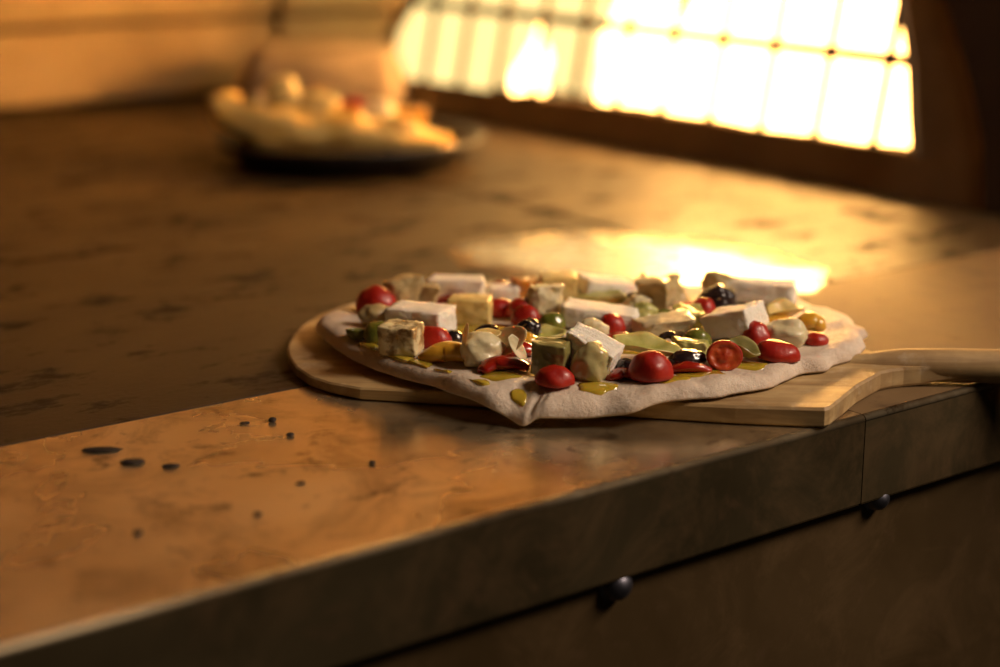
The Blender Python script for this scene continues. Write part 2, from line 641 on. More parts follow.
# vault over the hearth
bm = bmesh.new()
prof = [(YB + .055, .532), (YB - .04, .60), (YB - .16, .66), (YB - .36, .72), (YB - .60, .745), (YB - .86, .72), (YB - 1.06, .66), (YB - 1.20, .58), (YB - 1.24, .52)]
rows = []
for dz, rev in ((0, False), (.1, True)):
    rows.append([[bm.verts.new((x, y + (dz * .3 if y > 1.5 else -dz * .3 if y < 1.1 else 0), z + dz)) for x in (-1.4, -.6, .2, .9, 1.4, 2.0)] for (y, z) in prof])
for R_ in rows:
    for i in range(len(prof) - 1):
        for k in range(5):
            bm.faces.new((R_[i][k], R_[i][k + 1], R_[i + 1][k + 1], R_[i + 1][k]))
for i in (0, len(prof) - 1):
    for k in range(5):
        bm.faces.new((rows[0][i][k], rows[0][i][k + 1], rows[1][i][k + 1], rows[1][i][k]))
link('ceiling', bm, 'vault', kind='structure')
bm = bmesh.new()
box_into(bm, (-1.5, .85, 0), (-1.4, 2.2, .8))
link('wall_left', bm, 'wall', smooth=False, kind='structure')

# ---- the leaning plane of the fire front
B0, B1 = P(400, 106), P(985, 211)
E1 = (B0 - B1).normalized()
NRM = Vector((-E1.y, E1.x, 0))
if NRM.x < 0:
    NRM = -NRM
NRM = Vector((abs(E1.y), -E1.x * (1 if E1.y > 0 else -1), 0)).normalized()
TILT = math.radians(12)
TV = NRM * math.sin(TILT) + Vector((0, 0, 1)) * math.cos(TILT)
PN = E1.cross(TV).normalized()
if PN.x < 0:
    PN = -PN            # points into the firebox


def GP(s, t, n=0.0):
    return B1 + E1 * s + TV * t + PN * n


def arch(s0, s1, t0, pts_l, pts_r, apex, n=14):
    """closed loop in (s, t): along the bottom, up the left, over, down the right"""


inner = [(.084, .040), (.30, .039), (.55, .038), (.80, .037), (.955, .036), (.972, .042), (.965, .055), (.945, .095), (.917, .135), (.87, .19), (.80, .25),
         (.70, .30), (.58, .325), (.46, .325), (.34, .305), (.24, .265), (.17, .22), (.132, .177), (.108, .12), (.092, .07)]
outer = [(-.005, .0), (.30, .0), (.55, .0), (.80, .0), (.975, .0), (.992, .020), (.974, .058), (.954, .10), (.926, .14), (.885, .20), (.83, .275),
         (.74, .345), (.60, .375), (.44, .375), (.30, .35), (.20, .31), (.14, .26), (.085, .185), (.045, .125), (.010, .06)]
bm = bmesh.new()
lay = []
for n_ in (-.006, .008):
    lay.append(([bm.verts.new(GP(s, t, n_)) for s, t in inner], [bm.verts.new(GP(s, t, n_)) for s, t in outer]))
K = len(inner)
for i in range(K):
    j = (i + 1) % K
    (i0, o0), (i1, o1) = lay
    bm.faces.new((i0[i], i0[j], o0[j], o0[i]))
    bm.faces.new((i1[i], o1[i], o1[j], i1[j]))
    bm.faces.new((i0[i], i1[i], i1[j], i0[j]))
    bm.faces.new((o0[i], o0[j], o1[j], o1[i]))
bmesh.ops.bevel(bm, geom=[e for e in bm.edges if e.calc_face_angle(0) > .9], offset=.003, segments=2, affect='EDGES')
front = link('firebox_front', bm, 'soot', smooth=False)
tag(front, 'sooty brown arched metal firebox front leaning around the bright fire opening', 'oven front')
bm = bmesh.new()
rim_pts = [GP(s - .012 if s < .5 else s + .004, t, -.015) for s, t in [(.086, .036), (.098, .072), (.112, .12), (.137, .177), (.175, .22), (.245, .265)]]
tube_into(bm, rim_pts, .004, 10)
link('rim', bm, 'soot', parent=front)

# the grate
grate = empty('fire_grate', GP(.52, .036, .012))
tag(grate, 'dark iron fire grate of thin upright bars in front of the blazing fire', 'grate')
inv = Matrix.Translation(-Vector(grate.location))


def g_part(name, pts, rad, mat='iron'):
    bm = bmesh.new()
    tube_into(bm, [Vector(p) - Vector(grate.location) for p in pts], rad, 12)
    o = link(name, bm, mat, parent=grate)
    return o


def arch_t(s):
    for (s0, t0), (s1, t1) in zip(inner[5:], inner[6:]):
        if s1 <= s <= s0 and t0 > .04:
            return t0 + (t1 - t0) * (s - s0) / ((s1 - s0) or 1)
    return .15


g_part('crossbar', [GP(s, .1335 - (.917 - s) * .0135, .006) for s in (.918, .7, .5, .3, .104)], .0060)
for i in range(11):
    s = .879 - .0733 * i
    g_part('bar', [GP(s, t, .012) for t in (.034, .09, .16, max(.165, arch_t(s) + .004))], .0046)

# the low block in the corner beside the grate
bm = bmesh.new()
cpt = P(318, 116, 0)
r = bmesh.ops.create_cube(bm, size=1.0)
bmesh.ops.subdivide_edges(bm, edges=bm.edges[:], cuts=7, use_grid_fill=True)
for v in bm.verts:
    q = v.co.copy()
    m_ = max(abs(q.x), abs(q.y), abs(q.z)) or 1
    v.co = q.lerp(q.normalized() * .56, .38)
    sx = 1.0 - .22 * (q.z + .5)
    v.co = Vector((v.co.x * .225 * sx, v.co.y * .15, v.co.z * .080))
jitter(bm, .006, 14, 4)
settle(bm)
cs = link('refractory_block', bm, 'corner', loc=cpt + FH * .075, rot=(0, 0, -YAW))
tag(cs, 'rounded grey refractory block on the hearth in the corner behind the black pan', 'block')

# firebox behind the grate
def wallbox(name, lo, hi, mat):
    bm = bmesh.new()
    box_into(bm, lo, hi)
    return link(name, bm, mat, smooth=False, kind='structure')


wallbox('wall_right', (1.86, .80, 0), (1.95, 2.2, .75), 'firebrick')
wallbox('wall_firebox', (1.30, .86, 0), (1.90, .93, .75), 'firebrick')
# side wall that carries the firebox front, its shade put into the colour
bm = bmesh.new()
big = [(-.22, .0), (.30, .0), (.55, .0), (.80, .0), (.975, .0), (.992, .020), (.974, .058), (.954, .10), (.926, .14), (.95, .30), (.95, .40),
       (.95, .74), (.60, .74), (.44, .74), (.20, .74), (-.10, .74), (-.22, .60), (-.22, .40), (-.22, .20), (-.22, .06)]
for n_ in (.012, .05):
    pass
lay = []
shr = [(s if 4 < i < 9 else s, t) for i, (s, t) in enumerate(outer)]
for n_ in (-.009, .06):
    lay.append(([bm.verts.new(GP(s, t, n_)) for s, t in shr], [bm.verts.new(GP(s, t, n_)) for s, t in big]))
for i in range(12, K):
    j = (i + 1) % K
    (i0, o0), (i1, o1) = lay
    for quad in ((i0[i], i0[j], o0[j], o0[i]), (i1[i], o1[i], o1[j], i1[j]), (i0[i], i1[i], i1[j], i0[j]), (o0[i], o0[j], o1[j], o1[i])):
        if len(set(tuple(v.co) for v in quad)) == 4:
            bm.faces.new(quad)
bmesh.ops.delete(bm, geom=[v for v in bm.verts if not v.link_faces], context='VERTS')
link('wall_front', bm, 'shadedark', smooth=False, kind='structure')

# fire
def flame_into(bm, base, r0, h, seed, lean_=(0, 0)):
    seg, n = 18, 16
    rings = []
    for i in range(n + 1):
        u = i / n
        rad = r0 * (math.sin(math.pi * min(1, u * .72 + .26)) ** 1.1) * (1 - u) ** .35 + 1e-4
        c = Vector(base) + Vector((lean_[0] * u * u, lean_[1] * u * u, h * u))
        wob = noise.noise_vector(Vector((u * 2.2, seed * 3.1, 1))) * r0 * .7 * u
        ring = []
        for k in range(seg):
            a = k * 2 * math.pi / seg
            rr_ = rad * (1 + .35 * noise.noise(Vector((math.cos(a) * 1.4, math.sin(a) * 1.4, u * 4 + seed * 2))))
            ring.append(bm.verts.new(c + Vector((wob.x + math.cos(a) * rr_, wob.y + math.sin(a) * rr_, 0))))
        rings.append(ring)
    for i in range(n):
        for k in range(seg):
            bm.faces.new((rings[i][k], rings[i][(k + 1) % seg], rings[i + 1][(k + 1) % seg], rings[i + 1][k]))
    bm.faces.new(rings[0])
    bm.faces.new(rings[-1])


bm = bmesh.new()
for (s, n_, r0, h, z) in ((.742, .03, .024, .085, .026), (.68, .14, .045, .20, .0), (.62, .14, .050, .22, -.0), (.53, .16, .062, .34, -.02), (.44, .15, .062, .36, -.03), (.35, .15, .062, .36, -.03), (.26, .15, .055, .30, -.03), (.185, .14, .045, .15, -.02),
                          (.125, .13, .036, .115, -.02), (.07, .16, .035, .10, -.01),):
    b0 = B1 + E1 * s + Vector((.05 + n_, 0, max(z, .004)))
    flame_into(bm, b0, r0, h, s * 40 + n_, (.03, .02))
fl = link('flames', bm, 'flame')
bm = bmesh.new()
for k in range(11):
    b0 = B1 + E1 * (.04 + .10 * k) + Vector((.42 if k < 7 else .30, 0, .004))
    flame_into(bm, b0, .10 if k < 7 else .085, .46, 300 + k, (.02, .0))
for k, s_ in enumerate((.81, .87, .93, .985)):
    flame_into(bm, B1 + E1 * s_ + Vector((.105, 0, .004)), .052, .34, 340 + k, (.02, .0))
flame_into(bm, B1 + E1 * .105 + Vector((.19, 0, .004)), .045, .40, 361, (.0, .0))
tag(link('pale_flames', bm, 'paleflame'), 'pale yellow flames filling the firebox behind the white fire', 'fire', kind='stuff')
tag(fl, 'white hot flames blazing behind the iron grate', 'fire', kind='stuff')
for i, (s0, s1, n0, n1, rr_, z) in enumerate(((.02, .80, .025, .025, .0145, .0155), (.0, .80, .245, .245, .024, .025))):
    bm = bmesh.new()
    a_ = B1 + E1 * s0 + Vector((.05 + n0, 0, z))
    b_ = B1 + E1 * s1 + Vector((.05 + n1, 0, z))
    pts_ = [a_.lerp(b_, k / 12) for k in range(13)]
    tube_into(bm, pts_, rr_, 14)
    jitter(bm, .006, 25, i + 2)
    o = link('firewood_log', bm, 'ember')
    tag(o, ['charred burning log lying nearest behind the grate sill', 'charred burning log in the middle of the fire'][i], 'log', 'logs in the fire')

# ------------------------------------------------------------------ steel landing strip and base
xs_seam = PY(864, 450, YF).x


def section(x0, x1, name, label, pm):
    root = empty(name, ((x0 + x1) / 2, YF + .1, -.05))
    off = -Vector(root.location)
    bm = bmesh.new()
    # rounded nose profile of the folded sheet: top plate and front lip
    prof_ = [(YS - .001, 0.0), (YS - .06, 0.0), (YF + .06, 0.0), (YF + .0031, 0.0)]
    th = .003
    top = [(y, z) for y, z in prof_]
    bot = [(y, z - th) for y, z in prof_]
    R_ = []
    nx = 8
    for L_ in (top, bot):
        R_.append([[bm.verts.new(Vector((x0 + (x1 - x0) * k / nx, y, z)) + off) for k in range(nx + 1)] for y, z in L_])
    for g in R_:
        for i in range(len(top) - 1):
            for k in range(nx):
                bm.faces.new((g[i][k], g[i][k + 1], g[i + 1][k + 1], g[i + 1][k]))
    for i in range(len(top) - 1):
        for k in (0, nx):
            bm.faces.new((R_[0][i][k], R_[0][i + 1][k], R_[1][i + 1][k], R_[1][i][k]))
    for i in (0, len(top) - 1):
        for k in range(nx):
            bm.faces.new((R_[0][i][k], R_[0][i][k + 1], R_[1][i][k + 1], R_[1][i][k]))
    link('top_plate', bm, pm, parent=root, smooth=False)
    bm = bmesh.new()
    nose = [(YF + .003, -.0002)] + [(YF + .003 - .003 * math.sin(k / 8 * math.pi / 2), -.0032 + .003 * math.cos(k / 8 * math.pi / 2)) for k in range(1, 9)] + [(YF, -.0505), (YF + .0025, -.0505), (YF + .0025, -.0035)]
    ends = [[bm.verts.new(Vector((x, y, z)) + off) for y, z in nose] for x in (x0, x1)]
    for k in range(len(nose)):
        bm.faces.new((ends[0][k], ends[1][k], ends[1][(k + 1) % len(nose)], ends[0][(k + 1) % len(nose)]))
    bm.faces.new(ends[0])
    bm.faces.new(ends[1])
    box_into(bm, Vector((x0, YF + .0005, -.0520)) + off, Vector((x1, YF + .008, -.0500)) + off, .0006, 1)
    link('front_lip', bm, 'lip', parent=root, smooth=False)
    bm = bmesh.new()
    arc = [(YF + .0032 - .0034 * math.sin(k / 8 * math.pi / 2), -.0032 + .0034 * math.cos(k / 8 * math.pi / 2)) for k in range(9)]  # thin strip added for the highlight line on the nose
    loop_ = arc + [(y + .0006, z - .0006) for y, z in reversed(arc)]
    ends = [[bm.verts.new(Vector((x, y, z)) + off) for y, z in loop_] for x in (x0, x1)]
    for k in range(len(loop_)):
        bm.faces.new((ends[0][k], ends[1][k], ends[1][(k + 1) % len(loop_)], ends[0][(k + 1) % len(loop_)]))
    for k in range(8):
        for e_ in ends:
            bm.faces.new((e_[k], e_[k + 1], e_[16 - k], e_[17 - k]))
    eo = link('edge', bm, 'edgeglint', parent=root)
    eo['label'] = 'bright front edge, highlight put into its colour'
    return tag(root, label, 'steel strip')


section(-.9, xs_seam - .0004, 'landing_strip', 'long steel landing strip with front lip along the hearth under the pizza', 'plate')
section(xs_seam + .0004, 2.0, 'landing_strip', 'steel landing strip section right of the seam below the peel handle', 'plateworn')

base = empty('base_panel', (.5, YF + .0086, -.5))
tag(base, 'dark steel oven base panel recessed under the landing strip lip', 'panel')
bm = bmesh.new()
box_into(bm, (-1.4, 0, 0), (1.5, .03, .4475))
link('panel', bm, 'panel', parent=base, smooth=False)
for (x, y, rr_) in ((617, 583, .0085), (877, 496, .0075)):
    q = PY(x, y, YF + .006)
    bm = bmesh.new()
    n = 12
    prof_ = [(0, .0095), (.45, .0088), (.8, .0065), (.97, .0035), (1.0, 0.0), (1.25, -.0005), (1.25, -.003)]
    rows = []
    for rf, dy in prof_:
        rows.append([bm.verts.new((rr_ * max(rf, .02) * math.cos(k * 2 * math.pi / n), -dy, rr_ * max(rf, .02) * math.sin(k * 2 * math.pi / n))) for k in range(n)])
    for a_, b_ in zip(rows[:-1], rows[1:]):
        for k in range(n):
            bm.faces.new((a_[k], a_[(k + 1) % n], b_[(k + 1) % n], b_[k]))
    bm.faces.new(rows[0])
    link('bolt', bm, 'bolt', parent=base, loc=Vector((q.x, YF + .0084, q.z - .001)) - Vector(base.location))

# burnt crumbs
for i, (x, y, w, d, h) in enumerate(((100, 453, 34, 10, 3), (131, 466, 22, 12, 4), (170, 469, 15, 8, 3), (272, 423, 7, 6, 4), (244, 425, 9, 5, 2), (137, 536, 8, 6, 4), (257, 517, 8, 6, 3),
                                     (372, 465, 6, 5, 3), (300, 485, 8, 5, 2), (290, 437, 7, 6, 3))):
    put('lump', 'burnt_crumb', 'small black burnt crumb on the bare steel landing strip', 'crumb', 'char', x, y, w, d, h, rz=rnd.uniform(-20, 20), seed=i + 2,
        group='burnt crumbs on the landing strip', surf=.0001)

# ------------------------------------------------------------------ the peel
A0 = P(912, 362, .012)
A0.z = 0
AX = Vector((.745, -.667, 0)).normalized()
AN = Vector((.667, .745, 0)).normalized()
frontpx = [(920, 381), (898, 384), (880, 390), (856, 404), (838, 419), (829, 426), (824, 427.3), (735, 423.5), (640, 417.5), (560, 412), (470, 406), (400, 401.5), (360, 399), (330, 393),
           (310, 386), (296, 376), (289, 365), (287.5, 356)]
ap = []
for x, y in frontpx:
    q = P(x, y, .001) - A0
    ap.append((q.dot(AX), q.dot(AN)))
ap = [(.050, -.0040), (.034, -.0080), (.018, -.0088), (.004, -.0098), (-.006, -.0118), (-.013, -.0155)] + ap[2:]
# far side: the mirror image of the near edge, with the broad rounded tip
far = [(a_, -p_) for a_, p_ in ap]
for k, (x, y) in enumerate([(345, 305), (320, 314.5), (304, 324), (294, 334), (289, 343), (287.5, 350)]):
    q = P(x, y, .006) - A0
    far[len(far) - 6 + k] = (q.dot(AX), q.dot(AN))
loop = ap + far[::-1]
peel = empty('pizza_peel', A0 + AX * -.2, (0, 0, math.atan2(AX.y, AX.x)))
tag(peel, 'pale wooden pizza peel with floury blade lying on the steel under the raw pizza', 'pizza peel')
a_lo, a_hi = min(a for a, _ in ap), max(a for a, _ in ap)
bm = bmesh.new()


def ztop(a):
    u = (a - a_lo) / (a_hi - a_lo)
    return .0065 + .0055 * min(1, u * 1.25)


def zbot(a):
    u = max(0, min(1, (a + .004) / .045))
    return .0006 + .0075 * u * u * (3 - 2 * u)


cx = (a_lo + a_hi) / 2
rows = []
for z_f, sc in ((0.0, .988), (.12, 1.0), (.86, 1.0), (1.0, .988)):
    rows.append([bm.verts.new((cx + (a_ - cx) * (1 - (1 - sc) * .5) + .2, p_ * sc, zbot(a_) + z_f * (ztop(a_) - zbot(a_)))) for a_, p_ in loop])
K2 = len(loop)
for r0_, r1_ in zip(rows[:-1], rows[1:]):
    for i in range(K2):
        bm.faces.new((r0_[i], r0_[(i + 1) % K2], r1_[(i + 1) % K2], r1_[i]))
half = len(ap)
for R_, flip in ((rows[0], True), (rows[-1], False)):
    for i in range(half - 1):
        q = (R_[i], R_[i + 1], R_[K2 - 2 - i], R_[K2 - 1 - i])
        bm.faces.new(q)
link('blade', bm, 'wood', parent=peel, smooth=False)
bm = bmesh.new()
hp, hr = [], []
for i, (a_, rr_, zc) in enumerate(((-.050, .004, .0075), (-.035, .0065, .0085), (-.020, .0082, .0095), (-.005, .0092, .0103), (.02, .0098, .0106), (.10, .0100, .0110), (.3, .0102, .012), (.62, .0104, .0135), (.64, .008, .0137))):
    hp.append((a_ + .2, 0, zc))
    hr.append(rr_)
tube_into(bm, hp, hr, 20)
link('handle', bm, 'wood', parent=peel)

# ------------------------------------------------------------------ dough
outl = [(316, 327, .013), (322, 337, .013), (340, 352, .013), (370, 368, .012), (400, 378, .012), (430, 386, .012), (460, 396, .0115), (478, 403, .0105), (495, 411, .008), (508, 419, .0045),
        (516, 424.5, .0025), (523, 426.5, .002), (530, 423.5, .0035), (537, 419, .006), (548, 418.5, .0065), (575, 419, .006), (605, 417, .0065), (632, 413, .009), (652, 406, .0118), (675, 401, .0128), (700, 399, .013),
        (722, 397, .013), (742, 391.5, .013), (762, 389.5, .013), (780, 386, .013), (790, 379, .013), (806, 374.5, .013), (826, 371, .013), (840, 363.5, .013), (852, 360, .013), (861, 350, .014), (864, 338, .014),
        (857, 330, .014), (846, 323, .014), (828, 316, .014), (808, 309, .014), (780, 302, .014), (740, 296, .014), (680, 291, .014), (620, 288, .014), (560, 287, .014), (500, 289, .014), (440, 294, .014), (390, 301, .014),
        (350, 310, .014), (327, 319, .014)]
C3 = [P(x, y, z) for x, y, z in outl]
# even resampling


def sm_(a, b, x):
    x = max(0, min(1, (x - a) / (b - a)))
    return x * x * (3 - 2 * x)


dense = []
nn_ = len(C3)
for i in range(nn_):
    for k in range(6):
        t = k / 6
        p0, p1, p2, p3 = C3[i - 1], C3[i], C3[(i + 1) % nn_], C3[(i + 2) % nn_]
        dense.append(.5 * ((2 * p1) + (-p0 + p2) * t + (2 * p0 - 5 * p1 + 4 * p2 - p3) * t * t + (-p0 + 3 * p1 - 3 * p2 + p3) * t ** 3))
for q in dense:
    k_ = sm_(.60, .66, q.x)
    dirn = Vector((q.x - .62, q.y - .74, 0)).normalized()
    q += dirn * (.0016 + .0030 * k_) * noise.noise(Vector((q.x * 75, q.y * 75, 4.4)))
cen = sum(dense, Vector()) / len(dense)
ND = len(dense)
pizza = empty('pizza_dough', (cen.x, cen.y, .0125))
tag(pizza, 'round of raw pale pizza dough draped over the wooden peel', 'dough')
bm = bmesh.new()
fr = [0.0, .15, .3, .45, .58, .68, .76, .82, .87, .91, .94, .965, .985, 1.0]


def sm(a, b, x):
    x = max(0, min(1, (x - a) / (b - a)))
    return x * x * (3 - 2 * x)


def dz(q, f, top=True):
    n = noise.noise(Vector((q.x * 38, q.y * 38, 3.3))) * .0012 + noise.noise(Vector((q.x * 95, q.y * 95, 1.3))) * .0006
    return n


TH = .0062
OUT_A = np.array([math.atan2(q.y - cen.y, q.x - cen.x) for q in dense])
OUT_R = np.array([math.hypot(q.x - cen.x, q.y - cen.y) for q in dense])
OUT_Z = np.array([q.z for q in dense])
_o = np.argsort(OUT_A)
OUT_A, OUT_R, OUT_Z = OUT_A[_o], OUT_R[_o], OUT_Z[_o]


def dough_z(p):
    a_ = math.atan2(p.y - cen.y, p.x - cen.x)
    r_ = float(np.interp(a_, OUT_A, OUT_R, period=2 * math.pi))
    ze = float(np.interp(a_, OUT_A, OUT_Z, period=2 * math.pi))
    f = math.hypot(p.x - cen.x, p.y - cen.y) / r_
    zb = .0135 + (ze - .0135) * sm(.80, 1.0, f)
    rim = math.sqrt(max(0, 1 - ((f - .93) / .07) ** 2)) if .93 < f < 1 else (1.0 if f <= .93 else 0)
    return zb + .0012 + (TH + .0014 * sm(.84, .93, f) - .0012) * rim + dz(p, f)


def on_dough(x, y, lift=0.0):
    z = .0197
    for _ in range(4):
        p = P(x, y, z + lift)
        z = dough_z(p)
    return z


top, bot = [], []
for f in fr:
    rt_, rb_ = [], []
    for i, q in enumerate(dense):
        p = Vector((cen.x + (q.x - cen.x) * f, cen.y + (q.y - cen.y) * f, 0))
        base_in = .0135
        zb = base_in + (q.z - base_in) * sm(.80, 1.0, f)
        rim = math.sqrt(max(0, 1 - ((f - .93) / .07) ** 2)) if f > .93 else 1.0
        wob = .0026 * noise.noise(Vector((i * .16, 7.7, f * 2))) * sm(.7, .95, f)
        lift = .0014 * sm(.84, .93, f)
        zt = zb + .0012 + (TH + lift - .0012) * rim + dz(p, f) * sm(1.0, .95, f) + wob * rim
        rt_.append((p.x, p.y, zt))
        rb_.append((p.x, p.y, zb))
    top.append(rt_)
    bot.append(rb_)
off = -Vector(pizza.location)


def grid_rows(L_):
    out = []
    for j, row in enumerate(L_):
        if j == 0:
            out.append([bm.verts.new(Vector(row[0]) + off)])
        else:
            out.append([bm.verts.new(Vector(c) + off) for c in row])
    return out


gt, gb = grid_rows(top), grid_rows(bot)
for g in (gt, gb):
    for i in range(ND):
        bm.faces.new((g[0][0], g[1][i], g[1][(i + 1) % ND]))
    for j in range(1, len(fr) - 1):
        for i in range(ND):
            bm.faces.new((g[j][i], g[j + 1][i], g[j + 1][(i + 1) % ND], g[j][(i + 1) % ND]))
for i in range(ND):
    bm.faces.new((gt[-1][i], gb[-1][i], gb[-1][(i + 1) % ND], gt[-1][(i + 1) % ND]))
link('crust', bm, 'dough', parent=pizza)

# pools of olive oil: one liquid, thin lenses with soft edges
bm = bmesh.new()
for i, (x, y, w, d) in enumerate(((364, 348, 34, 15), (393, 359, 44, 14), (418, 364, 30, 12), (436, 372, 34, 7), (470, 382, 40, 5), (519, 387, 17, 7), (662, 380, 54, 8), (700, 375, 56, 9), (598, 386, 40, 8), (500, 375, 50, 10),
                                   (816, 341, 22, 14), (585, 340, 60, 20), (640, 350, 60, 16), (745, 365, 50, 10), (480, 330, 60, 20), (700, 330, 60, 20))):
    c = P(x, y, on_dough(x, y))
    s = mpp(c)
    n, rows = 26, []
    for f, hh in ((1.0, -.0010), (.93, .0005), (.7, .0009), (.35, .0010)):
        rows.append([])
        for k in range(n):
            a_ = k * 2 * math.pi / n
            rr_ = 1 + .3 * noise.noise(Vector((math.cos(a_) * 1.7, math.sin(a_) * 1.7, i * 5.3)))
            p = c + RT * math.cos(a_) * w * .5 * s * rr_ * f + FH * math.sin(a_) * d * .5 * s * 2.9 * rr_ * f
            a2 = math.atan2(p.y - cen.y, p.x - cen.x)
            lim = .95 * float(np.interp(a2, OUT_A, OUT_R, period=2 * math.pi)) / math.hypot(p.x - cen.x, p.y - cen.y)
            if lim < 1:
                p = Vector((cen.x + (p.x - cen.x) * lim, cen.y + (p.y - cen.y) * lim, p.z))
            p.z = dough_z(p) + hh
            rows[-1].append(bm.verts.new(p))
    for a_, b_ in zip(rows[:-1], rows[1:]):
        for k in range(n):
            bm.faces.new((a_[k], a_[(k + 1) % n], b_[(k + 1) % n], b_[k]))
    bm.faces.new(rows[-1])
tag(link('olive_oil', bm, 'oil'), 'golden pools of olive oil on the raw dough', 'olive oil', kind='stuff')

